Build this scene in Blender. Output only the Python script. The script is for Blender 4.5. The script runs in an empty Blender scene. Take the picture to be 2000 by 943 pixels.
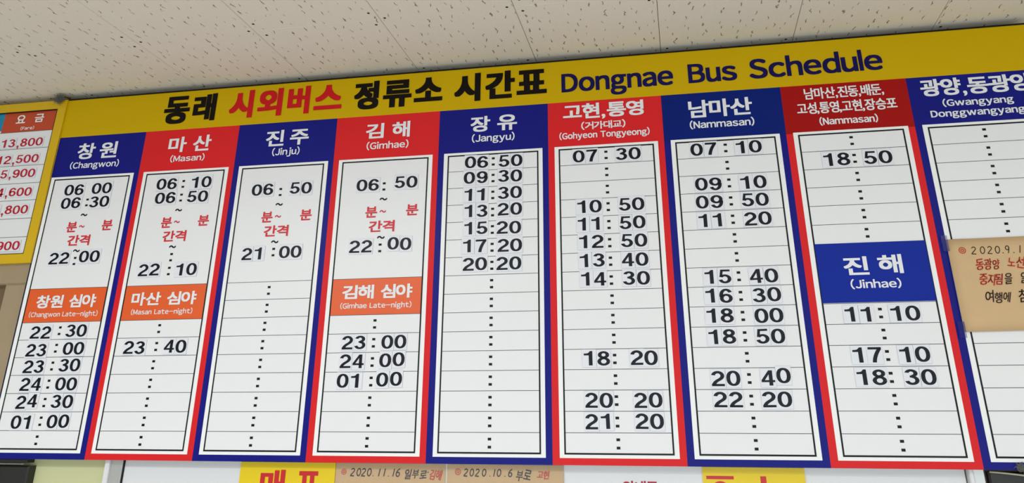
import bpy, bmesh, math, random
from mathutils import Matrix, Vector

random.seed(7)
S = 0.265            # width of one timetable column in metres; the board plane is laid out in columns
Z0 = 1.60            # height of the board's lower edge above the floor


def W(x, y, z=0.0):
    """board coordinates (columns right, up, out of the wall) -> world metres"""
    return Vector((x * S, -z * S, Z0 + y * S))


def lin(r, g, b):
    def f(c):
        c = c / 255.0
        return c / 12.92 if c <= 0.04045 else ((c + 0.055) / 1.055) ** 2.4
    return (f(r), f(g), f(b), 1.0)


# ------------------------------------------------------------------ camera
cam_data = bpy.data.cameras.new('camera')
cam = bpy.data.objects.new('camera', cam_data)
bpy.context.collection.objects.link(cam)
Rr = ((0.9804347863, 0.0040628642, -0.1968022432),
      (-0.0732960391, -0.9203573609, -0.3841484334),
      (-0.1826891361, 0.3910573121, -0.9020525806))


def d3(v):
    return Vector((v[0], -v[2], v[1]))


right = d3(Rr[0])
up = -d3(Rr[1])
back = -d3(Rr[2])
M = Matrix((right, up, back)).transposed().to_4x4()
M.translation = W(6.0348809, 0.2076912, 6.7235696)
cam.matrix_world = M
cam_data.sensor_width = 36.0
cam_data.lens = 36.0 * 1595.97 / 2000.0
cam_data.shift_x = 0.0
cam_data.shift_y = (171.06 - 471.5) / 2000.0
cam_data.clip_start = 0.02
bpy.context.scene.camera = cam

# ------------------------------------------------------------------ world, lights, exposure
sc = bpy.context.scene
sc.view_settings.view_transform = 'Standard'
sc.view_settings.look = 'None'
sc.view_settings.gamma = 1.0
sc.view_settings.use_curve_mapping = False
sc.view_settings.exposure = -0.20
world = bpy.data.worlds.new('room_daylight')
sc.world = world
world.use_nodes = True
bg = world.node_tree.nodes['Background']
bg.inputs[0].default_value = (0.84, 0.93, 1.0, 1)
bg.inputs[1].default_value = 0.86


def area(name, x, y, z, sx, sy, power, col, tgt=None):
    l = bpy.data.lights.new(name, 'AREA')
    l.shape = 'RECTANGLE'
    l.size, l.size_y = sx, sy
    l.energy = power
    l.color = col
    o = bpy.data.objects.new(name, l)
    bpy.context.collection.objects.link(o)
    o.location = W(x, y, z)
    if tgt is not None:
        o.rotation_euler = (tgt - o.location).to_track_quat('-Z', 'Y').to_euler()
    return o


# fluorescent battens on the ceiling behind the photographer
area('ceiling_lamp', 0.9, 3.32, 6.2, 1.2, 0.30, 24, (0.97, 0.98, 1.0))
area('ceiling_lamp', 6.5, 3.32, 8.5, 1.2, 0.30, 11, (0.97, 0.98, 1.0))
area('ceiling_lamp', 11.5, 3.32, 6.2, 1.2, 0.30, 10, (0.97, 0.98, 1.0))
# unseen low fill light, added behind the photographer to lift board and ceiling
area('low_fill_light', 6.5, -2.0, 14.0, 4.0, 1.8, 42, (0.91, 0.97, 1.0), W(5.0, 0.5, 0))


# ------------------------------------------------------------------ materials
def mat(name, rgb, rough=0.5, spec=0.5, noise=0.0, nscale=40.0, bump=0.0):
    m = bpy.data.materials.new(name)
    m.use_nodes = True
    nt = m.node_tree
    b = nt.nodes['Principled BSDF']
    b.inputs['Roughness'].default_value = rough
    b.inputs['Specular IOR Level'].default_value = spec
    c = lin(*rgb)
    b.inputs['Base Color'].default_value = c
    if noise or bump:
        tc = nt.nodes.new('ShaderNodeTexCoord')
        n = nt.nodes.new('ShaderNodeTexNoise')
        n.inputs['Scale'].default_value = nscale
        n.inputs['Detail'].default_value = 4
        nt.links.new(tc.outputs['Object'], n.inputs['Vector'])
        if noise:
            r = nt.nodes.new('ShaderNodeMapRange')
            r.inputs['To Min'].default_value = 1 - noise
            r.inputs['To Max'].default_value = 1 + noise
            nt.links.new(n.outputs['Fac'], r.inputs['Value'])
            mx = nt.nodes.new('ShaderNodeVectorMath')
            mx.operation = 'SCALE'
            mx.inputs[0].default_value = c[:3]
            nt.links.new(r.outputs['Result'], mx.inputs['Scale'])
            nt.links.new(mx.outputs['Vector'], b.inputs['Base Color'])
        if bump:
            bp = nt.nodes.new('ShaderNodeBump')
            bp.inputs['Strength'].default_value = bump
            bp.inputs['Distance'].default_value = 0.002
            nt.links.new(n.outputs['Fac'], bp.inputs['Height'])
            nt.links.new(bp.outputs['Normal'], b.inputs['Normal'])
    return m


RB = 0.36
SP = 0.14
M_yellow = mat('yellow_vinyl', (208, 172, 0), RB, SP, 0.02, 6)
M_red = mat('red_vinyl', (222, 38, 42), RB, SP, 0.02, 6)
M_blue = mat('blue_vinyl', (20, 25, 128), RB, SP, 0.03, 6)
M_blue2 = mat('royal_blue_vinyl', (0, 30, 118), RB, SP, 0.03, 6)
M_blue3 = mat('bright_blue_vinyl', (10, 42, 156), RB, SP, 0.02, 6)
M_red2 = mat('deep_red_vinyl', (166, 16, 14), RB, SP, 0.02, 6)
M_orange = mat('orange_vinyl', (232, 92, 28), RB, 0.5)
M_sheet = mat('timetable_white', (238, 239, 242), 0.36, 0.4, 0.01, 10)
M_border = mat('border_white', (246, 248, 248), 0.36, 0.4)
M_line = mat('printed_black', (14, 18, 24), 0.4, 0.2)
M_rule = mat('printed_rule', (70, 74, 78), 0.4, 0.5)
M_ink = mat('title_black', (14, 8, 6), 0.4, 0.15)
M_inkred = mat('title_red', (204, 20, 28), 0.4, 0.2)
M_navy = mat('title_navy', (16, 12, 80), 0.4, 0.15)
M_white = mat('lettering_white', (236, 238, 242), 0.4, 0.4)
M_redprint = mat('printed_red', (214, 40, 50), 0.4, 0.4)
M_card = mat('card_white', (232, 235, 243), 0.36, 0.4, 0.01, 60)
M_digit = mat('digit_black', (10, 13, 28), 0.36, 0.25)
M_digitred = mat('digit_red', (186, 14, 40), 0.4, 0.5)
M_edge = mat('board_edge', (60, 56, 52), 0.6, 0.3)
M_wall = mat('beige_wall', (150, 134, 110), 0.8, 0.2, 0.06, 14, 0.15)
M_side = mat('painted_side_wall', (214, 214, 208), 0.8, 0.2, 0.03, 8)
M_wood = mat('beige_casing', (164, 146, 118), 0.55, 0.3, 0.05, 20, 0.1)
M_recess = mat('brown_panel', (118, 98, 74), 0.6, 0.3, 0.06, 12)
M_floor = mat('terrazzo_floor', (226, 224, 218), 0.5, 0.3, 0.06, 30)
M_fareY = mat('fare_yellow', (218, 178, 0), 0.42, 0.5, 0.03, 8)
M_fareO = mat('fare_orange', (196, 70, 36), 0.4, 0.5)
M_cyan = mat('fare_cyan', (0, 140, 180), 0.4, 0.5)
M_kraft = mat('kraft_paper', (212, 180, 138), 0.8, 0.2, 0.06, 30, 0.15)
M_kraft2 = mat('kraft_paper_in_sleeve', (206, 172, 126), 0.7, 0.3, 0.06, 30)
M_marker = mat('black_marker', (44, 32, 30), 0.7, 0.2)
M_markerred = mat('red_marker', (196, 58, 44), 0.7, 0.2)
M_acryl = mat('white_acrylic', (226, 228, 232), 0.25, 0.5)
M_signY = mat('sign_yellow', (236, 206, 0), 0.4, 0.5)
M_signR = mat('sign_red', (204, 24, 30), 0.4, 0.5)
M_crim = mat('crimson_print', (170, 20, 60), 0.4, 0.4)
M_green = mat('pale_green_panel', (206, 208, 160), 0.5, 0.3, 0.03, 4)
M_black = mat('black_plastic', (26, 26, 26), 0.4, 0.5, 0.1, 60)
M_grey = mat('dust_grey', (120, 122, 114), 0.9, 0.1)
M_cable = mat('cream_cable', (186, 180, 156), 0.5, 0.4)
M_nail = mat('nail_dark', (40, 34, 28), 0.7, 0.3)
M_gap = mat('joint_dark', (120, 108, 90), 0.9, 0.1)
M_alu = mat('aluminium', (196, 198, 198), 0.32, 0.5)
M_alu.node_tree.nodes['Principled BSDF'].inputs['Metallic'].default_value = 0.6


def clear(name, rgb, alpha, rough):
    m = mat(name, rgb, rough, 0.6)
    m.node_tree.nodes['Principled BSDF'].inputs['Alpha'].default_value = alpha
    return m


M_tape = clear('clear_tape', (36, 36, 140), 0.30, 0.2)  # blue tint paints in the haze that is missing over the taped vinyl
M_sleeve = clear('clear_sleeve', (240, 240, 240), 0.05, 0.15)


def ceiling_material():
    m = bpy.data.materials.new('fissured_ceiling_tile')
    m.use_nodes = True
    nt = m.node_tree
    b = nt.nodes['Principled BSDF']
    b.inputs['Roughness'].default_value = 0.85
    b.inputs['Specular IOR Level'].default_value = 0.15
    tc = nt.nodes.new('ShaderNodeNewGeometry')

    def link(a, c):
        nt.links.new(a, c)

    # squiggle: bend the coordinates a little before cutting the fissures
    nz = nt.nodes.new('ShaderNodeTexNoise')
    nz.inputs['Scale'].default_value = 90
    nz.inputs['Detail'].default_value = 1
    link(tc.outputs['Position'], nz.inputs['Vector'])
    sub = nt.nodes.new('ShaderNodeVectorMath')
    sub.operation = 'SUBTRACT'
    sub.inputs[1].default_value = (0.5, 0.5, 0.5)
    link(nz.outputs['Color'], sub.inputs[0])
    scl = nt.nodes.new('ShaderNodeVectorMath')
    scl.operation = 'SCALE'
    scl.inputs['Scale'].default_value = 0.012
    link(sub.outputs['Vector'], scl.inputs[0])
    add = nt.nodes.new('ShaderNodeVectorMath')
    add.operation = 'ADD'
    link(tc.outputs['Position'], add.inputs[0])
    link(scl.outputs['Vector'], add.inputs[1])

    def marks(cell_x, cell_y, half_w, half_l, seed):
        mp = nt.nodes.new('ShaderNodeMapping')
        mp.inputs['Location'].default_value = (seed, seed * 1.7, 0)
        mp.inputs['Scale'].default_value = (1 / cell_x, 1 / cell_y, 0)
        link(add.outputs['Vector'], mp.inputs['Vector'])
        v = nt.nodes.new('ShaderNodeTexVoronoi')
        v.voronoi_dimensions = '2D'
        v.inputs['Scale'].default_value = 1.0
        v.inputs['Randomness'].default_value = 0.75
        link(mp.outputs['Vector'], v.inputs['Vector'])
        df = nt.nodes.new('ShaderNodeVectorMath')
        df.operation = 'SUBTRACT'
        link(mp.outputs['Vector'], df.inputs[0])
        link(v.outputs['Position'], df.inputs[1])
        el = nt.nodes.new('ShaderNodeVectorMath')
        el.operation = 'MULTIPLY'
        el.inputs[1].default_value = (cell_x / half_w, cell_y / half_l, 0)
        link(df.outputs['Vector'], el.inputs[0])
        ln = nt.nodes.new('ShaderNodeVectorMath')
        ln.operation = 'LENGTH'
        link(el.outputs['Vector'], ln.inputs[0])
        # each fissure has its own size and depth
        sx = nt.nodes.new('ShaderNodeSeparateColor')
        link(v.outputs['Color'], sx.inputs['Color'])
        mr = nt.nodes.new('ShaderNodeMapRange')
        mr.inputs['To Min'].default_value = 0.45
        mr.inputs['To Max'].default_value = 1.1
        link(sx.outputs['Red'], mr.inputs['Value'])
        dv = nt.nodes.new('ShaderNodeMath')
        dv.operation = 'DIVIDE'
        link(ln.outputs['Value'], dv.inputs[0])
        link(mr.outputs['Result'], dv.inputs[1])
        ss = nt.nodes.new('ShaderNodeMapRange')
        ss.interpolation_type = 'SMOOTHSTEP'
        ss.inputs['From Min'].default_value = 0.55
        ss.inputs['From Max'].default_value = 1.1
        ss.inputs['To Min'].default_value = 1.0
        ss.inputs['To Max'].default_value = 0.0
        link(dv.outputs['Value'], ss.inputs['Value'])
        return ss.outputs['Result']

    a = marks(0.036, 0.034, 0.0014, 0.0100, 0.3)
    c = marks(0.012, 0.012, 0.0009, 0.0010, 4.1)
    sm = nt.nodes.new('ShaderNodeMath')
    sm.operation = 'MULTIPLY'
    sm.inputs[1].default_value = 0.18
    link(c, sm.inputs[0])
    mxm = nt.nodes.new('ShaderNodeMath')
    mxm.operation = 'MAXIMUM'
    link(a, mxm.inputs[0])
    link(sm.outputs['Value'], mxm.inputs[1])
    # tint varies softly over the boards (age)
    n2 = nt.nodes.new('ShaderNodeTexNoise')
    n2.inputs['Scale'].default_value = 1.6
    n2.inputs['Detail'].default_value = 2
    link(tc.outputs['Position'], n2.inputs['Vector'])
    base = nt.nodes.new('ShaderNodeMix')
    base.data_type = 'RGBA'
    base.inputs[6].default_value = lin(238, 229, 216)
    base.inputs[7].default_value = lin(236, 234, 222)
    link(n2.outputs['Fac'], base.inputs[0])
    mix = nt.nodes.new('ShaderNodeMix')
    mix.data_type = 'RGBA'
    link(mxm.outputs['Value'], mix.inputs[0])
    link(base.outputs[2], mix.inputs[6])
    mix.inputs[7].default_value = lin(148, 136, 116)
    link(mix.outputs[2], b.inputs['Base Color'])
    bp = nt.nodes.new('ShaderNodeBump')
    bp.invert = True
    bp.inputs['Strength'].default_value = 0.6
    bp.inputs['Distance'].default_value = 0.002
    link(mxm.outputs['Value'], bp.inputs['Height'])
    link(bp.outputs['Normal'], b.inputs['Normal'])
    return m


M_tile = ceiling_material()

# ------------------------------------------------------------------ object helpers
COL = bpy.context.collection


def tag(o, label=None, cat=None, group=None, kind=None):
    if label:
        o['label'] = label
    if cat:
        o['category'] = cat
    if group:
        o['group'] = group
    if kind:
        o['kind'] = kind
    return o


def empty(name, x, y, z, label=None, cat=None, group=None):
    o = bpy.data.objects.new(name, None)
    o.empty_display_size = 0.05
    COL.objects.link(o)
    o.location = W(x, y, z)
    return tag(o, label, cat, group)


def origin(o):
    p = Vector((0, 0, 0))
    while o is not None:
        p += o.location
        o = o.parent
    return p


def obj(name, vf, m, parent=None, org=None, smooth=False):
    """vf = (verts in board coordinates, faces); ONE mesh object"""
    verts, faces = vf
    base = origin(parent) if parent is not None else (org if org is not None else Vector((0, 0, 0)))
    me = bpy.data.meshes.new(name)
    me.from_pydata([W(*v) - base for v in verts], [], faces)
    me.materials.append(m)
    me.update()
    if smooth:
        me.polygons.foreach_set('use_smooth', [True] * len(me.polygons))
    o = bpy.data.objects.new(name, me)
    COL.objects.link(o)
    if parent is not None:
        o.parent = parent
    else:
        o.location = base
    return o


class G:
    """gathers simple shapes in board coordinates"""

    def __init__(s):
        s.v, s.f = [], []

    def quad(s, x0, y0, x1, y1, z):
        n = len(s.v)
        s.v += [(x0, y0, z), (x1, y0, z), (x1, y1, z), (x0, y1, z)]
        s.f.append((n, n + 1, n + 2, n + 3))
        return s

    def box(s, x0, y0, z0, x1, y1, z1):
        n = len(s.v)
        for z in (z0, z1):
            s.v += [(x0, y0, z), (x1, y0, z), (x1, y1, z), (x0, y1, z)]
        for q in ((0, 3, 2, 1), (4, 5, 6, 7), (0, 1, 5, 4), (1, 2, 6, 5), (2, 3, 7, 6), (3, 0, 4, 7)):
            s.f.append(tuple(n + i for i in q))
        return s

    def cbox(s, x0, y0, z0, x1, y1, z1, c):
        """box whose front (z1) edges are chamfered by c"""
        n = len(s.v)
        for (i, z) in ((0, z0), (0, z1 - c), (c, z1)):
            s.v += [(x0 + i, y0 + i, z), (x1 - i, y0 + i, z), (x1 - i, y1 - i, z), (x0 + i, y1 - i, z)]
        s.f.append((n, n + 3, n + 2, n + 1))
        s.f.append((n + 8, n + 9, n + 10, n + 11))
        for k in (0, 4):
            for a in range(4):
                b = (a + 1) % 4
                s.f.append((n + k + a, n + k + b, n + k + 4 + b, n + k + 4 + a))
        return s

    def ring(s, x0, y0, x1, y1, t, z):
        s.quad(x0, y0, x1, y0 + t, z)
        s.quad(x0, y1 - t, x1, y1, z)
        s.quad(x0, y0 + t, x0 + t, y1 - t, z)
        s.quad(x1 - t, y0 + t, x1, y1 - t, z)
        return s

    def frame(s, x0, y0, x1, y1, t, z0, z1, c=0.006):
        for a in ((x0, y0, x1, y0 + t), (x0, y1 - t, x1, y1), (x0, y0 + t, x0 + t, y1 - t), (x1 - t, y0 + t, x1, y1 - t)):
            s.box(a[0], a[1], z0, a[2], a[3], z1)
        return s

    def tube(s, pts, r, n=6):
        k0 = len(s.v)
        for i, p in enumerate(pts):
            a = Vector(pts[max(i - 1, 0)])
            b = Vector(pts[min(i + 1, len(pts) - 1)])
            t = (b - a).normalized()
            u = t.cross(Vector((0.3, 0.9, 0.31))).normalized()
            w = t.cross(u)
            for j in range(n):
                th = 2 * math.pi * j / n
                q = Vector(p) + u * (r * math.cos(th)) + w * (r * math.sin(th))
                s.v.append(tuple(q))
        for i in range(len(pts) - 1):
            for j in range(n):
                a, b = k0 + i * n + j, k0 + i * n + (j + 1) % n
                s.f.append((a, b, b + n, a + n))
        s.f.append(tuple(k0 + j for j in range(n))[::-1])
        s.f.append(tuple(k0 + (len(pts) - 1) * n + j for j in range(n)))
        return s

    def add(s, vf):
        n = len(s.v)
        s.v += vf[0]
        s.f += [tuple(n + i for i in f) for f in vf[1]]
        return s

    @property
    def vf(s):
        return (s.v, s.f)


# ------------------------------------------------------------------ lettering (built-in typeface turned into mesh)
_glyph = {}


def wide(ch):
    if '!' <= ch <= '~' and ch not in ',.\'':
        return chr(ord(ch) + 0xFEE0)
    return ch


def glyph(ch):
    if ch == wide('l') and ch not in _glyph:      # plain upright stroke, no foot
        d = bbox(glyph(wide('d'))[0])
        b = bbox(glyph(wide('h'))[0])
        _glyph[ch] = ([(0, b[1]), (.078, b[1]), (.078, d[3]), (0, d[3])], [(0, 1, 2, 3)])
    if ch not in _glyph:
        c = bpy.data.curves.new('letter', 'FONT')
        c.body = ch
        c.size = 1.0
        c.resolution_u = 5
        o = bpy.data.objects.new('letter', c)
        COL.objects.link(o)
        bpy.context.view_layer.update()
        dg = bpy.context.evaluated_depsgraph_get()
        me = bpy.data.meshes.new_from_object(o.evaluated_get(dg))
        v = [(p.co.x, p.co.y) for p in me.vertices]
        f = [tuple(p.vertices) for p in me.polygons]
        bpy.data.objects.remove(o)
        bpy.data.curves.remove(c)
        bpy.data.meshes.remove(me)
        _glyph[ch] = (v, f)
    return _glyph[ch]


def bbox(v):
    return min(p[0] for p in v), min(p[1] for p in v), max(p[0] for p in v), max(p[1] for p in v)


def layout(text, gap=0.10, space=0.38, jitter=0.0, shear=0.0, rnd=None):
    """string -> (2D verts, faces); letters set side by side by their own outlines"""
    V, F = [], []
    x = 0.0
    for ch in text:
        if ch == ' ':
            x += space
            continue
        w = wide(ch)
        gv, gf = glyph(w)
        if not gv:
            continue
        a = bbox(gv)
        han = ord(ch) > 0x1100
        off = x - a[0]
        dy, sc_, rot = 0.0, 1.0, 0.0
        if jitter:
            dy = rnd.uniform(-jitter, jitter) * 0.5
            rot = rnd.uniform(-jitter, jitter)
            sc_ = 1 + rnd.uniform(-jitter, jitter)
        n = len(V)
        cx, cy = (a[0] + a[2]) / 2, (a[1] + a[3]) / 2
        for (px, py) in gv:
            qx, qy = (px - cx) * sc_, (py - cy) * sc_
            qx, qy = qx * math.cos(rot) - qy * math.sin(rot), qx * math.sin(rot) + qy * math.cos(rot)
            qx += shear * (qy + cy)
            V.append((qx + cx + off, qy + cy + dy))
        F += [tuple(n + i for i in f) for f in gf]
        if ch == 'j':
            x -= .10
            for q_ in range(n, len(V)):
                V[q_] = (V[q_][0] - .10, V[q_][1])
        x += (a[2] - a[0]) + (gap * 0.8 if han else gap)
    return V, F


ZS = 0.00012


def fit(text, x0, y0, x1, y1, z, bold=(0, 0), latin=False, **kw):
    """lettering scaled into a measured rectangle; bold = thickening in columns (x, y)"""
    V, F = layout(text, **kw)
    a = bbox(V)
    bx, by = bold
    sx = ((x1 - x0) - 2 * bx) / (a[2] - a[0])
    if latin:
        cap = bbox(glyph(wide('H'))[0])
        sy = ((y1 - y0) - 2 * by) / (cap[3] - cap[1])
        oy = cap[1]
    else:
        sy = ((y1 - y0) - 2 * by) / (a[3] - a[1])
        oy = a[1]
    g = G()
    offs = [(0, 0)]
    if bx or by:
        em = 0.07 * min(sx, sy)             # width of an unthickened stroke
        nx = 2 + int(2 * bx / (0.40 * em))
        ny = 2 + int(2 * by / (0.40 * em))
        offs = []
        for i in range(nx):
            for j in range(ny):
                u, v = -1 + 2 * i / (nx - 1), -1 + 2 * j / (ny - 1)
                offs.append((bx * u, by * v))
    for k, (ox, o2) in enumerate(offs):
        n = len(g.v)
        g.v += [(x0 + bx + (p[0] - a[0]) * sx + ox, y0 + by + (p[1] - oy) * sy + o2, z + k * ZS) for p in V]
        g.f += [tuple(n + i for i in f) for f in F]
    return g.vf


# ------------------------------------------------------------------ numerals of the cards (own drawing: broad bold grotesque)
def ribbon(pts, a, b):
    """stroke drawn with an elliptical nib: a = half width of upright strokes, b = of level ones"""
    V, F = [], []
    n = len(pts)
    for i in range(n):
        p, q = pts[max(i - 1, 0)], pts[min(i + 1, n - 1)]
        tx, ty = q[0] - p[0], q[1] - p[1]
        l = math.hypot(tx, ty) or 1
        nx, ny = -ty / l, tx / l
        d = math.sqrt(a * a * nx * nx + b * b * ny * ny)
        ox, oy = a * a * nx / d, b * b * ny / d
        V += [(pts[i][0] + ox, pts[i][1] + oy), (pts[i][0] - ox, pts[i][1] - oy)]
    for i in range(n - 1):
        F.append((2 * i, 2 * i + 1, 2 * i + 3, 2 * i + 2))
    return V, F


def arc(cx, cy, rx, ry, d0, d1, n=28, e=2.0):
    P = []
    for i in range(n + 1):
        t = math.radians(d0 + (d1 - d0) * i / n)
        c, s = math.cos(t), math.sin(t)
        P.append((cx + rx * math.copysign(abs(c) ** (2 / e), c), cy + ry * math.copysign(abs(s) ** (2 / e), s)))
    return P


def bez(p0, p1, p2, p3, n=12):
    return [tuple((1 - t) ** 3 * p0[k] + 3 * (1 - t) ** 2 * t * p1[k] + 3 * (1 - t) * t * t * p2[k] + t ** 3 * p3[k] for k in (0, 1))
            for t in [i / n for i in range(n + 1)]]


def numeral(ch):
    A, B = 0.125, 0.072
    out = []

    def poly(*pts):
        out.append((list(pts), [tuple(range(len(pts)))]))

    if ch == '0':
        out.append(ribbon(arc(.45, .5, .325, .43, 0, 360, 48, 2.25), A, B))
    elif ch == '1':
        poly((.42, 0), (.68, 0), (.68, 1), (.52, 1), (.42, .90))
        poly((.08, .70), (.42, .70), (.42, .90), (.36, .855), (.24, .835), (.08, .83))
        poly((.42, .70), (.43, .70), (.52, 1), (.46, .95))
    elif ch == '2':
        p = arc(.45, .69, .30, .238, 172, -32)
        p += bez(p[-1], (.60, .42), (.24, .36), (.165, .08))[1:]
        out.append(ribbon(p, A, B + .008))
        poly((.035, 0), (.87, 0), (.87, .15), (.035, .15))
    elif ch == '3':
        out.append(ribbon(arc(.44, .745, .265, .183, 168, -90), A, B))
        out.append(ribbon(arc(.44, .295, .305, .223, 90, -170), A, B))
        poly((.33, .47), (.50, .47), (.50, .60), (.33, .60))
    elif ch == '4':
        poly((.50, 0), (.74, 0), (.74, 1), (.50, 1))
        poly((.02, .225), (.88, .225), (.88, .36), (.02, .36))
        poly((.02, .36), (.24, .36), (.62, .90), (.50, 1))
    elif ch == '5':
        poly((.16, .86), (.80, .86), (.80, 1), (.16, 1))
        poly((.08, .45), (.27, .50), (.33, .90), (.15, .90))
        out.append(ribbon(arc(.44, .325, .31, .253, 148, -168), A, B))
    elif ch in '69':
        o = [ribbon(arc(.46, .32, .305, .25, 0, 360, 40), A, B),
             ribbon(arc(.47, .5, .335, .43, 32, 188, 30, 2.1), A, B)]
        if ch == '9':
            o = [([(.92 - x, 1 - y) for x, y in v], [tuple(reversed(q)) for q in f]) for v, f in o]
        out += o
    elif ch == '7':
        poly((.05, .85), (.87, .85), (.87, 1), (.05, 1))
        out.append(ribbon(bez((.765, .90), (.58, .66), (.40, .34), (.37, 0)), A, B))
    elif ch == '8':
        out.append(ribbon(arc(.45, .745, .265, .183, 0, 360, 36), A, B))
        out.append(ribbon(arc(.45, .29, .312, .218, 0, 360, 36), A, B))
    V, F = [], []
    for v, f in out:
        n = len(V)
        V += v
        F += [tuple(n + i for i in q) for q in f]
    return V, F


# ================================================================== LARGE STRUCTURE
YC = 3.4143          # ceiling height above the board's foot
WZ = -0.125          # wall surface behind the board
FLOOR = -Z0 / S

tag(obj('wall_back', G().box(-9, FLOOR, WZ - 0.4, 19, YC + .3, WZ).vf, M_wall), kind='structure')
tag(obj('floor', G().box(-9, FLOOR - .3, WZ - .4, 19, FLOOR, 22).vf, M_floor), kind='structure')
tag(obj('unseen_wall_left', G().box(-5.6, FLOOR, WZ, -5.0, YC + .3, 22).vf, M_side), kind='structure')  # unseen side wall, added to dim the left end of the ceiling
tag(obj('unseen_wall_right', G().box(14.0, FLOOR, WZ, 14.6, YC + .3, 22).vf, M_side), kind='structure')  # unseen too, added to dim the right end
ceiling = tag(obj('ceiling', G().box(-9, YC + 0.014, WZ - .4, 19, YC + .34, 22).vf, M_gap), kind='structure')
TW, X0C, ZC = 1.14534, 0.3008, 0.9773


def ceiling_tile(x0, z0, x1, z1):
    g, gp, c = G(), 0.0022, 0.003
    x0, x1, z0, z1 = x0 + gp, x1 - gp, z0 + gp, z1 - gp
    y = YC
    n = 0
    for (i, yy) in ((0, y + .012), (0, y + c), (c, y)):
        g.v += [(x0 + i, yy, z0 + i), (x1 - i, yy, z0 + i), (x1 - i, yy, z1 - i), (x0 + i, yy, z1 - i)]
    g.f.append((8, 9, 10, 11))
    for k in (0, 4):
        for a in range(4):
            b = (a + 1) % 4
            g.f.append((k + a, k + b, k + 4 + b, k + 4 + a))
    return g.vf


nails = G()
for i in range(-4, 12):
    xa = X0C + TW * i
    ph = ZC if i % 2 == 0 else ZC + TW
    zs = [ph + 2 * TW * k for k in range(-2, 7)]
    for z0, z1 in zip(zs, zs[1:]):
        za, zb = max(z0, WZ), min(z1, 14)
        if zb - za < 0.02:
            continue
        obj('ceiling_tile', ceiling_tile(xa, za, xa + TW, zb), M_tile, ceiling)
        for (nx, nz) in ((.055, z0 + .11), (.945, z0 + .115), (.055, z1 - .09), (.94, z1 - .095), (.045, (z0 + z1) / 2), (.955, (z0 + z1) / 2)):
            if WZ < nz < 14:
                cx, cz = xa + nx * TW + random.uniform(-.008, .008), nz + random.uniform(-.012, .012)
                k = len(nails.v)
                for j in range(8):
                    t = j * math.pi / 4
                    nails.v.append((cx + .0125 * math.cos(t), YC - .0015, cz + .013 * math.sin(t)))
                nails.f.append(tuple(k + j for j in range(8)))
tag(obj('nail_head', nails.vf, M_nail, ceiling), kind='stuff')

# opening with a beige casing, left of the board
win = tag(obj('window_1', G().box(-3.2, .005, WZ - .02, -0.215, 1.505, WZ + .004).vf, M_recess), kind='structure')
cs = G()
cs.cbox(-3.2, 1.50, WZ, 0.30, 1.80, WZ + .10, .012)
cs.cbox(-0.215, .005, WZ, 0.30, 1.50, WZ + .10, .012)
obj('casing', cs.vf, M_wood, win)

# ================================================================== THE TIMETABLE BOARD
TOP, HDR = 3.3443, 2.941
RT, RB0, RP = 2.503, 0.073, 0.151875
XL = 0.028
board = empty('bus_schedule_board', 4.5, 0, 0,
              'long bus timetable board, yellow title over red and blue columns, fixed under the ceiling', 'timetable board')
obj('backing', G().box(XL, 0.0, -0.10, 9.0, TOP, -0.012).vf, M_edge, board)
head = obj('title_panel', G().box(XL, HDR, -0.012, 9.0, TOP, 0.0).vf, M_yellow, board)
obj('edge_trim', G().box(XL, TOP, -0.10, 9.0, TOP + .014, 0.004).vf, M_line, board)
e = 0.002
LETTERS = [('동', 1.155, 3.004, 1.435, 3.295), ('래', 1.471, 3.014, 1.718, 3.298), ('시', 1.861, 3.014, 2.114, 3.302),
           ('외', 2.161, 3.013, 2.418, 3.299), ('버', 2.470, 3.014, 2.700, 3.300), ('스', 2.744, 3.040, 3.028, 3.292),
           ('정', 3.148, 3.011, 3.395, 3.296), ('류', 3.437, 3.013, 3.718, 3.286), ('소', 3.741, 3.047, 4.017, 3.288),
           ('시', 4.129, 3.016, 4.379, 3.295), ('간', 4.423, 3.023, 4.700, 3.295), ('표', 4.716, 3.044, 4.994, 3.284)]
for i_, (t, xa, ya, xb, yb) in enumerate(LETTERS):
    red_ = 2 <= i_ <= 5
    tag(obj('title_letter', fit(t, xa, ya, xb, yb, e, (.0160, .0100)), M_inkred if red_ else M_ink, head),
        'red Korean title letter' if red_ else 'black Korean title letter')
for (t, xa, xb) in (('Dongnae', 5.128, 6.118), ('Bus', 6.247, 6.661), ('Schedule', 6.764, 7.848)):
    tag(obj('title_lettering', fit(t, xa, 3.037, xb, 3.217, e, (.0075, .005), latin=True, gap=.10), M_navy, head), 'navy English title word')

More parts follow.
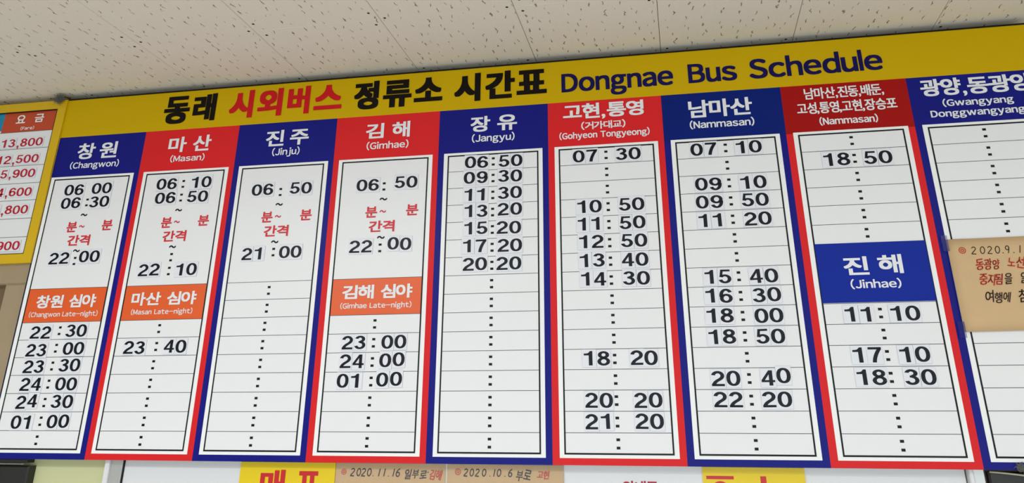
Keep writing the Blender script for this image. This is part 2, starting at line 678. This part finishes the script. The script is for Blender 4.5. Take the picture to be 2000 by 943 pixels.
# name, romanised name for labels, colour word, material of the header, material of the frame
K = (.0058, .0036)    # thickening of the Korean names
L = (.0022, .0014)    # thickening of the romanised names
cols = [
    ('blue Changwon column', M_blue, M_blue,
     [('창', .274, 2.697, .470, 2.862, K, 0), ('원', .520, 2.697, .715, 2.862, K, 0), ('(Changwon)', .222, 2.605, .763, 2.666, L, 1)]),
    ('red Masan column', M_red, M_red,
     [('마', .273, 2.706, .465, 2.862, K, 0), ('산', .535, 2.706, .726, 2.866, K, 0), ('(Masan)', .316, 2.611, .679, 2.670, L, 1)]),
    ('blue Jinju column', M_blue, M_blue,
     [('진', .296, 2.704, .480, 2.862, K, 0), ('주', .540, 2.704, .730, 2.856, K, 0), ('(Jinju)', .375, 2.612, .652, 2.676, L, 1)]),
    ('red Gimhae column', M_red, M_red,
     [('김', .296, 2.716, .470, 2.862, K, 0), ('해', .550, 2.712, .721, 2.866, K, 0), ('(Gimhae)', .312, 2.612, .715, 2.676, L, 1)]),
    ('blue Jangyu column', M_blue, M_blue,
     [('장', .293, 2.714, .475, 2.862, K, 0), ('유', .540, 2.714, .721, 2.862, K, 0), ('(Jangyu)', .308, 2.620, .699, 2.684, L, 1)]),
    ('red Gohyeon and Tongyeong column', M_red, M_red,
     [('고현', .137, 2.774, .462, 2.916, K, 0), (',', .478, 2.762, .510, 2.806, (.004, .002), 0), ('통영', .525, 2.774, .845, 2.916, K, 0),
      ('(거가대교)', .295, 2.668, .681, 2.744, (.0022, .0016), 0), ('(Gohyeon Tongyeong)', .100, 2.592, .884, 2.648, L, 1)]),
    ('dark blue Nammasan column', M_blue2, M_blue,
     [('남마산', .225, 2.711, .755, 2.872, K, 0), ('(Nammasan)', .225, 2.617, .758, 2.680, L, 1)]),
    ('red column headed Nammasan and seven more towns, with the Jinhae plate', M_red2, M_red,
     [('남마산,진동,배둔,', .186, 2.805, .815, 2.912, (.0024, .0016), 0), ('고성,통영,고현,장승포', .112, 2.675, .898, 2.782, (.0024, .0016), 0),
      ('(Nammasan)', .276, 2.578, .732, 2.638, L, 1)]),
    ('blue Gwangyang column at the right end', M_blue, M_blue,
     [('광양', .097, 2.766, .405, 2.916, K, 0), (',', .412, 2.752, .442, 2.796, (.004, .002), 0), ('동광양', .452, 2.763, .935, 2.914, K, 0),
      ('(Gwangyang', .241, 2.672, .766, 2.728, L, 1), ('Donggwangyang)', .135, 2.583, .862, 2.640, L, 1)]),
]
NOCOLON = {(5, 99)}


def row_y(r):
    return RT - RP * (r + .5)


for c, (desc, mh, mf, texts) in enumerate(cols):
    x = float(c)
    xl = XL if c == 0 else x
    g = G().box(xl, 0, -0.012, x + 1, HDR, 0.0)
    panel = tag(obj('column_panel', g.vf, mf, board), desc)
    if mh is not mf:
        obj('header_patch', G().quad(x, 2.515, x + 1, HDR, .0008).vf, mh, panel)
    hx = .043 if c == 0 else x + .055
    obj('white_border', G().box(hx, .049, 0, x + .948, 2.525, .0015).vf, M_border, panel)
    bx0 = x + (.083 if c == 0 else .091)
    bx1 = x + .912
    sheet = obj('timetable_sheet', G().quad(bx0, RB0, bx1, RT, .002).vf, M_sheet, panel)
    fr = G().ring(bx0, RB0, bx1, RT, .0120, .0035)
    if c == 0:
        fr.ring(XL + .002, .049, x + .948, 2.525, 0, .003).quad(XL + .004, .06, XL + .012, 2.52, .003)
    obj('black_outline', fr.vf, M_line, panel)
    blank = 7 if c <= 3 else 0
    hdr_rows = (7, 8) if c in (0, 1, 3) else ()
    if c == 7:
        hdr_rows = (6, 7, 8)
    for r in range(1, 16):
        if r < blank or (r in hdr_rows and r - 1 in hdr_rows):
            continue
        yy = RT - RP * r
        obj('ruled_line', G().quad(bx0 + .009, yy - .0021, bx1 - .009, yy + .0021, .003).vf, M_rule, panel)
    # printed colons
    ys = [row_y(r) for r in range(max(blank, 0), 16) if r not in hdr_rows]
    if c == 0:
        ys += [2.252, 1.690]
    if c == 1:
        ys += [2.383, 2.250, 1.690, 1.565]
    if c in (2, 3):
        ys += [2.252, 1.700]
    cx = x + (.508 if c in (2, 3, 4) else .501)
    for yy in ys:
        cm = G()
        for s in (-1, 1):
            cm.quad(cx - .0135, yy + s * .0285 - .0095, cx + .0135, yy + s * .0285 + .0095, .0036)
        obj('colon', cm.vf, M_line, panel)
    # header lettering
    for (t, a, b, c2, d, bold, la) in texts:
        obj('header_lettering', fit(t, x + a, b, x + c2, d, .0025, bold, latin=bool(la), gap=.11 if la else .08), M_white, panel)
    # interval note printed in the blank field
    if c <= 3:
        rps, bks = [], []
        dx, dy = (0, 0) if c < 2 else (.012, .006)
        b_ = (.0036, .0028)
        rps.append(fit('분', x + .338 + dx, 1.966 + dy, x + .448 + dx, 2.066 + dy, .0036, b_))
        rps.append(fit('~', x + .470 + dx, 2.006 + dy, x + .530 + dx, 2.030 + dy, .0036, (.002, .002)))
        rps.append(fit('분', x + .715 + dx, 1.970 + dy, x + .828 + dx, 2.070 + dy, .0036, b_))
        rps.append(fit('간격', x + .379 + dx, 1.834 + dy, x + .617 + dx, 1.936 + dy, .0036, b_))
        bks.append(fit('~', x + .463 + dx, 2.117 + dy, x + .533 + dx, 2.143 + dy, .0036, (.002, .003)))
        bks.append(fit('~', x + .463 + dx, 1.773 + dy, x + .533 + dx, 1.799 + dy, .0036, (.002, .003)))
        for q in rps:
            tag(obj('interval_lettering', q, M_redprint, panel), 'red Korean interval note')
        for q in bks:
            obj('range_mark', q, M_line, panel)
    # inserted header plates
    if hdr_rows and c != 7:
        y1, y0 = RT - RP * 7, RT - RP * 9
        o = tag(obj('late_night_header', G().quad(bx0 + .0095, y0 + .0017, bx1 - .0095, y1 - .0017, .0030).vf, M_orange, panel), 'orange late-night header field')
        name = {0: '창원', 1: '마산', 3: '김해'}[c]
        en_ = {0: '(Changwon Late-night)', 1: '(Masan Late-night)', 3: '(Gimhae Late-night)'}[c]
        lx = {0: (.193, .813, .142, .855), 1: (.176, .820, .193, .799), 3: (.196, .824, .187, .821)}[c]
        dy = .006 if c == 3 else 0
        q = []
        mid = lx[0] + (lx[1] - lx[0]) * .455
        q.append(fit(name, x + lx[0], 1.263 + dy, x + mid, 1.380 + dy, .0040, (.0052, .0036)))
        q.append(fit('심야', x + mid + .062, 1.263 + dy, x + lx[1], 1.380 + dy, .0040, (.0052, .0036)))
        q.append(fit(en_, x + lx[2], 1.186 + dy, x + lx[3], 1.228 + dy, .0040, (.0013, .0008), latin=True, gap=.11))
        for w_ in q:
            obj('header_lettering', w_, M_white, panel)
    if c == 7:
        o = tag(obj('blue_plate', G().box(x + .099, 1.141, .002, x + .905, 1.592, .006).vf, M_blue3, panel), 'bright blue Jinhae plate')
        for q in (fit('진', x + .289, 1.346, x + .470, 1.486, .0070, K), fit('해', x + .540, 1.350, x + .716, 1.494, .0070, K),
                  fit('(Jinhae)', x + .320, 1.246, x + .683, 1.306, .0070, L, latin=True, gap=.11)):
            obj('header_lettering', q, M_white, panel)

# ------------------------------------------------------------------ number cards slid onto the board
CW, CH, GHT = 0.1115, 0.1345, 0.1075
GW = 0.1135


def local_mesh(name, verts, faces, m):
    me = bpy.data.meshes.new(name)
    me.from_pydata([Vector((v[0] * S, -v[2] * S, v[1] * S)) for v in verts], [], faces)
    me.materials.append(m)
    me.update()
    return me


card_me = local_mesh('number_card', *G().cbox(-CW / 2, -CH / 2, 0, CW / 2, CH / 2, .0050, .0012).vf, M_card)
digit_me, digit_red_me = {}, {}
for ch in '0123456789':
    V, F = numeral(ch)
    vv = [((p[0] - .455) * GW, (p[1] - .5) * GHT, .0058) for p in V]
    digit_me[ch] = local_mesh('digit', vv, F, M_digit)
    digit_red_me[ch] = local_mesh('digit', vv, F, M_digitred)
comma_me = local_mesh('comma', [((a[0]) * 1.0, a[1], .0058) for a in
                                [(-.009, -.052), (.011, -.052), (.011, -.034), (-.009, -.034), (-.008, -.070), (.003, -.066), (.011, -.052), (.001, -.052)]],
                      [(0, 1, 2, 3), (4, 5, 6, 7)], M_digitred)
proto = None
COLN = ['blue Changwon column', 'red Masan column', 'blue Jinju column', 'red Gimhae column', 'blue Jangyu column',
        'red Gohyeon column', 'dark blue Nammasan column', 'red Jinhae column']
T = [
    (0, '06:00', .337, 2.383, .637, 2.384), (0, '06:30', .330, 2.253, .640, 2.253), (0, '22:00', .334, 1.719, .655, 1.725),
    (1, '06:10', .332, 2.390, .690, 2.389), (1, '06:50', .342, 2.256, .675, 2.251), (1, '22:10', .302, 1.580, .676, 1.575),
    (2, '06:50', .331, 2.281, .709, 2.279), (2, '21:00', .314, 1.689, .675, 1.694),
    (3, '06:50', .357, 2.270, .714, 2.280), (3, '22:00', .331, 1.715, .686, 1.725),
    (0, '22:30', .314, 1.047, .677, 1.056), (0, '23:00', .309, .893, .687, .905), (0, '23:30', .319, .754, .682, .762),
    (0, '24:00', .330, .603, .685, .606), (0, '24:30', .326, .456, .680, .460), (0, '01:00', .321, .293, .679, .297),
    (1, '23:40', .293, .902, .689, .905),
    (3, '23:00', .337, .912, .688, .912), (3, '24:00', .332, .763, .678, .769), (3, '01:00', .322, .612, .663, .618),
    (4, '06:50', .359, 2.427, .663, 2.426), (4, '09:30', .354, 2.287, .661, 2.287), (4, '11:30', .356, 2.132, .660, 2.135),
    (4, '13:20', .361, 1.985, .659, 1.992), (4, '15:20', .362, 1.836, .652, 1.833), (4, '17:20', .355, 1.684, .661, 1.678),
    (4, '20:20', .362, 1.530, .655, 1.528),
    (5, '07:30', .323, 2.426, .691, 2.426), (5, '10:50', .342, 1.978, .696, 1.982), (5, '11:50', .342, 1.832, .695, 1.828),
    (5, '12:50', .346, 1.681, .700, 1.679), (5, '13:40', .350, 1.528, .700, 1.523), (5, '14:30', .355, 1.376, .702, 1.374),
    (5, '18:20', .360, .762, .727, .762), (5, '20:20', .367, .456, .742, .455), (5, '21:20', .362, .305, .743, .307),
    (6, '07:10', .322, 2.425, .685, 2.424), (6, '09:10', .333, 2.122, .689, 2.119), (6, '09:50', .329, 1.970, .689, 1.972),
    (6, '11:20', .329, 1.817, .695, 1.815), (6, '15:40', .338, 1.364, .690, 1.361), (6, '16:30', .331, 1.217, .695, 1.214),
    (6, '18:00', .327, 1.066, .695, 1.060), (6, '18:50', .329, .909, .687, .906), (6, '20:40', .328, .606, .692, .609),
    (6, '22:20', .333, .457, .683, .456),
    (7, '18:50', .360, 2.273, .676, 2.270), (7, '11:10', .346, 1.055, .668, 1.054), (7, '17:10', .358, .762, .683, .762),
    (7, '18:30', .363, .605, .697, .606),
]
ODD = {(6, '20:40', 3): (0, .012), (3, '22:00', 2): (0, .010), (3, '01:00', 3): (.004, .006), (3, '24:00', 3): (.003, .004),
       (0, '24:30', 1): (0, .010), (0, '01:00', 3): (.003, .004), (2, '21:00', 1): (0, .003)}
SLOT = ['first hour digit', 'second hour digit', 'first minute digit', 'second minute digit']
NUM = ['zero', 'one', 'two', 'three', 'four', 'five', 'six', 'seven', 'eight', 'nine']
NTH = ['first', 'second', 'third', 'fourth', 'fifth', 'sixth', 'seventh', 'eighth', 'ninth', 'tenth', 'eleventh', 'twelfth']
GRP = 'white number cards on the timetable'


def place_card(x, y, ch, label, group, me, rot, z=.0042, sc_=1.0):
    global proto
    if proto is None:
        c = bpy.data.objects.new('number_card', card_me)
        COL.objects.link(c)
        dgt = bpy.data.objects.new('digit', me)
        COL.objects.link(dgt)
        dgt.parent = c
        proto = c
        pd = dgt
    else:
        c = proto.copy()
        COL.objects.link(c)
        for ch0 in list(proto.children)[:1]:
            pd = ch0.copy()
            pd.data = me
            COL.objects.link(pd)
            pd.parent = c
    c.location = W(x, y, z)
    c.rotation_euler = (0, rot, 0)
    c.scale = (sc_, 1, sc_)
    tag(c, label, 'number card', group)
    return c


for (c, t, hx, hy, mx, my) in T:
    digs = t.replace(':', '')
    nth = sorted((-q[3] for q in T if q[0] == c)).index(-hy)
    r1, r2 = random.gauss(0, .008), random.gauss(0, .008)
    for k, ch in enumerate(digs):
        px, py = (hx, hy) if k < 2 else (mx, my)
        s = -1 if k % 2 == 0 else 1
        ox, oy = ODD.get((c, t, k), (0, 0))
        X = c + px + s * CW / 2 * 1.012 + ox + random.gauss(0, .0008)
        Y = py + oy + random.gauss(0, .0012)
        place_card(X, Y, ch, f'white card, black {NUM[int(ch)]}, {SLOT[k]}, {t}, {NTH[nth]} time in {COLN[c]}', GRP, digit_me[ch],
                   (r1 if k < 2 else r2) + random.gauss(0, .005), z=.0042 + .0002 * k)

# ================================================================== FARE BOARD (left edge)
fb = empty('fare_board', -1.0, 1.69, 0, 'fare board with thick yellow frame and red prices, left of the timetable', 'fare board')
fz = .02
fl = -2.9
obj('backing', G().box(fl + .02, 1.70, -.10, .03, 3.33, -.012).vf, M_edge, fb)
obj('frame', G().frame(fl, 1.687, .036, 3.348, .094, -.10, fz).vf, M_fareY, fb)
obj('inner_edge', G().frame(fl + .094, 1.781 - .006, -.058, 3.262 - .006, .006, -.012, fz + .001).vf, M_line, fb)
fs = obj('fare_sheet', G().quad(fl + .09, 1.76, -.056, 3.26, .000).vf, M_sheet, fb)
fh = obj('fare_header', G().quad(-.685, 3.036, -.060, 3.26, .002).vf, M_fareO, fb)
tag(fh, 'orange fare header field')
obj('destination_header', G().quad(fl + .1, 3.06, -.685, 3.26, .002).vf, M_cyan, fb)
for q in (fit('요', -.535, 3.132, -.425, 3.222, .004, (.003, .002)), fit('금', -.318, 3.132, -.210, 3.222, .004, (.003, .002)),
          fit('(Fare)', -.460, 3.058, -.300, 3.090, .004, (.001, .001), latin=True)):
    obj('header_lettering', q, M_border, fb)
for yy in (3.036, 2.852, 2.671, 2.485, 2.310, 2.127, 1.944):
    obj('ruled_line', G().quad(fl + .1, yy - .002, -.062, yy + .002, .003).vf, M_rule, fb)
FG = 'white cards with red price digits'
for fk, (price, yy, xr) in enumerate((('13,800', 2.916, -.150), ('12,500', 2.738, -.152), ('5,900', 2.588, -.150), ('4,600', 2.396, -.138),
                        ('3,800', 2.216, -.132), ('3,900', 1.860, -.128))):
    xx = xr
    pos = []
    for ch in reversed(price):
        wdt = .050 if ch == ',' else .089
        pos.append((xx - wdt / 2, ch))
        xx -= wdt
    pos = pos[::-1]
    words = ['first', 'second', 'third', 'fourth', 'fifth']
    k = 0
    for (cx_, ch) in pos:
        if ch == ',':
            o = obj('comma', G().quad(cx_ - .009, yy - .046, cx_ + .011, yy - .028, .006).quad(cx_ - .003, yy - .064, cx_ + .007, yy - .046, .006).vf, M_digitred, fs)
            continue
        place_card(cx_, yy + random.gauss(0, .0015), ch,
                   f'white card, red {NUM[int(ch)]}, {words[k]} digit of the {NTH[fk]} fare down the fare board', FG,
                   digit_red_me[ch], random.gauss(0, .008), z=.0035, sc_=.86 * .93)
        k += 1

# ================================================================== BENEATH THE BOARD
# white acrylic fascia of the ticket window between two aluminium posts
fa = tag(obj('white_fascia', G().box(1.326, -1.3, WZ + .002, 7.90, .02, -.100).vf, M_acryl, None, W(4.6, -1.3, WZ)),
         'white acrylic fascia under the timetable, behind the yellow signs', 'fascia')
gz = WZ + .02
tag(obj('window_2', G().box(.30, -1.3, WZ, 1.16, .03, WZ + .012).vf, M_green), kind='structure')


def post(x0, x1, label):
    p = empty('aluminium_post', (x0 + x1) / 2, -1.3, WZ, label, 'post', 'posts of the ticket window')
    w = x1 - x0
    obj('profile', G().cbox(x0, -1.3, WZ, x1, .03, -.070, .006).vf, M_alu, p)
    obj('highlight_rib', G().cbox(x0 + w * .08, -1.3, -.070, x0 + w * .36, .03, -.050, .006).vf, M_acryl, p)  # white strip stands in for the bright highlight along the silver post
    obj('gasket', G().box(x1, -1.3, WZ, x1 + .006, .03, -.085).vf, M_line, p)
    return p


post(1.15, 1.318, 'silver post left of the white fascia, beside the pale green panel')
post(7.905, 8.02, 'silver post right of the white fascia, beside the black box')

# yellow ticket sign with red letters
s1 = empty('ticket_sign', 2.81, -1.0, -.09, 'yellow sign with red Korean letters for tickets, left of the brown notices', 'sign')
obj('plate', G().box(2.398, -1.0, -.100, 3.224, -.004, -.085).vf, M_signY, s1)
for q in (fit('매', 2.583, -.290, 2.800, -.060, -.084, (.010, .006)), fit('표', 2.903, -.290, 3.098, -.068, -.084, (.010, .006))):
    obj('letter', q, M_signR, s1)
s2 = empty('yellow_sign', 6.46, -1.0, -.09, 'yellow sign with one red bar and stroke showing, under the dark blue Nammasan column', 'sign')
obj('plate', G().box(6.102, -1.0, -.100, 6.824, -.004, -.085).vf, M_signY, s2)
q = G()
q.quad(6.128, -.085, 6.324, -.063, -.084)
q.add(([(x, y, -.084) for x, y in ribbon(arc(6.226, -.17, .055, .06, 0, 360, 24), .016, .013)[0]], ribbon(arc(6.226, -.17, .055, .06, 0, 360, 24), .016, .013)[1]))
obj('letter', q.vf, M_signR, s2)
obj('letter', G().quad(6.512, -.290, 6.553, -.062, -.084).vf, M_signR, s2)
q = fit('안내문', 5.514, -.190, 5.775, -.104, -.0985, (.003, .002))
obj('lettering', q, M_crim, fa)


def hand(text, x0, y0, x1, y1, z, seed, bold=(.0014, .0013), shear=.24):
    return fit(text, x0, y0, x1, y1, z, bold, jitter=.13, shear=shear, rnd=random.Random(seed), gap=.12, space=.32)


def slash(x, y0, y1, z, w=.0045, lean=.014):
    return ([(x - w / 2 - lean / 2, y0, z), (x + w / 2 - lean / 2, y0, z), (x + w / 2 + lean / 2, y1, z), (x - w / 2 + lean / 2, y1, z)], [(0, 1, 2, 3)])


def handnum(ch, x, y0, y1, z, w=None, nib=1.0):
    h = y1 - y0
    w = w or h * .74
    P = {'2': arc(.45, .72, .32, .24, 165, -35, 14) + bez((.70, .58), (.5, .4), (.25, .2), (.05, .04), 6)[1:] + [(.85, .0)],
         '0': arc(.45, .5, .36, .46, 80, 440, 26), '6': bez((.75, 1.0), (.3, .85), (.08, .6), (.1, .3), 8) + arc(.43, .28, .33, .26, 175, 500, 20),
         '9': arc(.42, .72, .3, .26, 30, 390, 20) + bez((.7, .8), (.7, .5), (.66, .3), (.55, .0), 6)[1:], '1': [(.55, 1.0), (.42, 0)]}[ch]
    v, f = ribbon(P, .105 * nib, .085 * nib)
    lean = .16
    return ([(x + (p[0] + lean * (p[1] - .5)) * w, y0 + p[1] * h, z) for p in v], f)


def date(g, items, y0, y1, z, nib=1.0):
    for ch, x in items:
        if ch == '.':
            g.quad(x, y0, x + .007, y0 + .006, z)
        else:
            g.add(handnum(ch, x, y0, y1, z, None, nib))


def spiral(x, y, r, z):
    g = G()
    for k in (1, .42):
        v, f = ribbon(arc(x, y, r * k, r * k, 0, 360, 20), .003, .0028)
        g.add(([(p[0], p[1], z) for p in v], f))
    return g.vf


# kraft notices in clear sleeves under the Gimhae and Jangyu columns
n1 = empty('kraft_notice', 3.68, -.6, -.09, 'brown handwritten notice dated 2020.11.16, right of the yellow ticket sign', 'notice', 'brown handwritten notices')
obj('paper', G().box(3.226, -.62, -.100, 4.136, -.006, -.092).vf, M_kraft2, n1)
g = G()
date(g, [('2', 3.352), ('0', 3.404), ('2', 3.444), ('0', 3.492), ('.', 3.540), ('1', 3.575), ('1', 3.618), ('.', 3.668), ('1', 3.694), ('6', 3.732)], -.098, -.042, -.0905)
g.add(hand('일부로', 3.808, -.116, 3.985, -.044, -.0905, 3))
g.quad(3.992, -.070, 4.000, -.060, -.0905)
g.add(hand('노선', 3.50, -.235, 3.66, -.150, -.0905, 5))
obj('handwriting', g.vf, M_marker, n1)
g = G()
g.add(spiral(3.296, -.068, .019, -.0905))
g.add(hand('김해', 4.010, -.122, 4.118, -.046, -.0905, 4))
g.add(hand('시간', 3.72, -.235, 3.86, -.148, -.0905, 6))
tag(obj('handwriting', g.vf, M_markerred, n1), 'red marker writing')
sl = obj('plastic_sleeve', G().box(3.226, -.64, -.088, 4.140, -.003, -.0865).vf, M_sleeve, n1)
n2 = empty('kraft_notice', 4.6, -.6, -.09, 'brown handwritten notice dated 2020.10.6, second of the two under the timetable', 'notice', 'brown handwritten notices')
obj('paper', G().box(4.152, -.62, -.097, 5.068, -.006, -.086).vf, M_kraft2, n2)
g = G()
date(g, [('2', 4.286), ('0', 4.334), ('2', 4.378), ('0', 4.432), ('.', 4.492), ('1', 4.512), ('0', 4.550), ('.', 4.610), ('6', 4.640)], -.088, -.036, -.0845)
g.add(hand('부로', 4.700, -.118, 4.822, -.036, -.0845, 9))
obj('handwriting', g.vf, M_marker, n2)
g = G()
g.add(spiral(4.240, -.058, .021, -.0845))
g.add(hand('고현', 4.862, -.104, 4.962, -.042, -.0845, 10))
g.add(hand('통영 운행시간', 4.30, -.230, 4.86, -.148, -.0845, 11))
tag(obj('handwriting', g.vf, M_markerred, n2), 'red marker writing')
obj('plastic_sleeve', G().box(4.142, -.64, -.0825, 5.080, -.001, -.081).vf, M_sleeve, n2)

# kraft notice taped over the Gwangyang column
n3 = empty('kraft_notice', 8.5, .91, .004, 'brown handwritten notice dated 2020.9.1 taped over the Gwangyang column', 'notice', 'brown handwritten notices')
pv = []
NX, NY = 10, 8
for j in range(NY + 1):
    for i in range(NX + 1):
        u, v = i / NX, j / NY
        px = 8.052 + u * .86
        py = .912 + v * (1.590 - .912) + .008 * u
        lift = .012 + .010 * math.sin(u * 5.2 + 1) * math.sin(v * 3.1) + .006 * (1 - v)
        pv.append((px, py, lift))
pf = [(j * (NX + 1) + i, j * (NX + 1) + i + 1, (j + 1) * (NX + 1) + i + 1, (j + 1) * (NX + 1) + i) for j in range(NY) for i in range(NX)]
paper = obj('paper', (pv, pf), M_kraft, n3, smooth=True)
pm = paper.modifiers.new('thickness', 'SOLIDIFY')
pm.thickness = .0006


def on_paper(vf):
    out = []
    for (px, py, z) in vf[0]:
        u, v = (px - 8.052) / .86, (py - .912) / .678
        u_, v_ = min(max(u, 0), 1), min(max(v, 0), 1)
        out.append((px, py, .012 + .010 * math.sin(u_ * 5.2 + 1) * math.sin(v_ * 3.1) + .006 * (1 - v_) + .0035))
    return out, vf[1]


g = G()
date(g, [('2', 8.210), ('0', 8.272), ('2', 8.322), ('0', 8.376), ('.', 8.425), ('9', 8.445), ('.', 8.500), ('1', 8.530)], 1.472, 1.528, .02, .62)
for q in (hand('을', 8.397, 1.244, 8.452, 1.325, .02, 21, (.0007, .0006), .30), hand('알', 8.505, 1.246, 8.575, 1.328, .02, 22, (.0007, .0006), .30),
          hand('여행에', 8.238, 1.110, 8.420, 1.205, .02, 23, (.0007, .0006), .30), hand('참', 8.465, 1.112, 8.545, 1.210, .02, 24, (.0007, .0006), .30)):
    obj('handwriting', on_paper(q), M_marker, n3)
obj('handwriting', on_paper(g.vf), M_marker, n3)
g = G()
g.add(spiral(8.150, 1.503, .022, .02))
for q in (hand('동광양', 8.220, 1.352, 8.390, 1.438, .02, 25, (.0010, .0009), .30), hand('노선이', 8.438, 1.356, 8.625, 1.444, .02, 26, (.0010, .0009), .30),
          hand('중지됨', 8.222, 1.236, 8.392, 1.326, .02, 27, (.0010, .0009), .30)):
    tag(obj('handwriting', on_paper(q), M_markerred, n3), 'red marker writing')
tag(obj('handwriting', on_paper(g.vf), M_markerred, n3), 'red marker writing')
for (a, b, c_, d) in ((8.018, 1.500, 8.062, 1.620), (8.012, .870, 8.060, .985), (8.84, 1.50, 8.97, 1.64)):
    obj('clear_tape', G().box(a, b, .006, c_, d, .0245).vf if False else G().box(a, b, .0230, c_, d, .0238).vf, M_tape, n3)

# dark boxes hanging below the ends of the board
k = empty('black_box', .2, -.6, -.1, 'black box with a grey edge line under the left end of the timetable', 'box')
obj('body', G().cbox(-.6, -.62, WZ, .46, -.052, -.02, .012).vf, M_black, k)
obj('lid', G().cbox(-.6, -.030, WZ, .43, -.001, -.025, .003).vf, M_black, k)
obj('edge_line', G().box(-.6, -.044, -.03, .41, -.034, -.018).vf, M_grey, k)
k = empty('black_box', 8.8, -.6, -.1, 'black box with a cream cable over it under the right end of the timetable', 'box')
obj('body', G().cbox(8.040, -.62, WZ, 9.3, -.012, -.06, .012).vf, M_black, k)
obj('front_rail', G().box(8.20, -.092, -.06, 9.3, -.083, -.05).vf, M_grey, k)
cab = [(8.045 + t * .06, -.014 - .0035 * t - .0006 * t * t, -.045) for t in range(0, 20)]
tag(obj('cable', G().tube(cab, .0065, 8).vf, M_cable, None, W(8.05, -.02, -.045), True), 'cream cable sagging in front of the black box at lower right', 'cable')


def tuft(x, y, z, n, r, label, seed):
    rr = random.Random(seed)
    g = G()
    for i in range(n):
        p = Vector((x + rr.gauss(0, r * .3), y + rr.gauss(0, r * .2), z))
        d = Vector((rr.gauss(0, 1), rr.gauss(0, .8), rr.uniform(-.3, .5))).normalized()
        pts = []
        for k_ in range(5):
            pts.append(tuple(p))
            d = (d + Vector((rr.gauss(0, .35), rr.gauss(0, .35), rr.gauss(0, .2)))).normalized()
            p = p + d * r * .22
        g.tube(pts, .0013, 4)
    tag(obj('dust_tuft', g.vf, M_grey, None, W(x, y, z)), label, 'dust', kind='stuff')


tuft(-.045, 3.352, .045, 260, .055, 'grey tuft of cobweb dust at the corner between fare board and timetable', 3)
tuft(8.235, .016, .02, 90, .035, 'small grey tuft of dust on the lower board edge at far right', 4)
w = G().tube([(-.17, 3.372, .03), (-.12, 3.362, .035), (-.06, 3.366, .04), (.0, 3.378, .03), (.06, 3.362, .012)], .005, 6)
tag(obj('wire_end', w.vf, M_line, None, W(-.05, 3.36, .03), True), 'short black wire lying along the top of the fare board frame', 'wire')
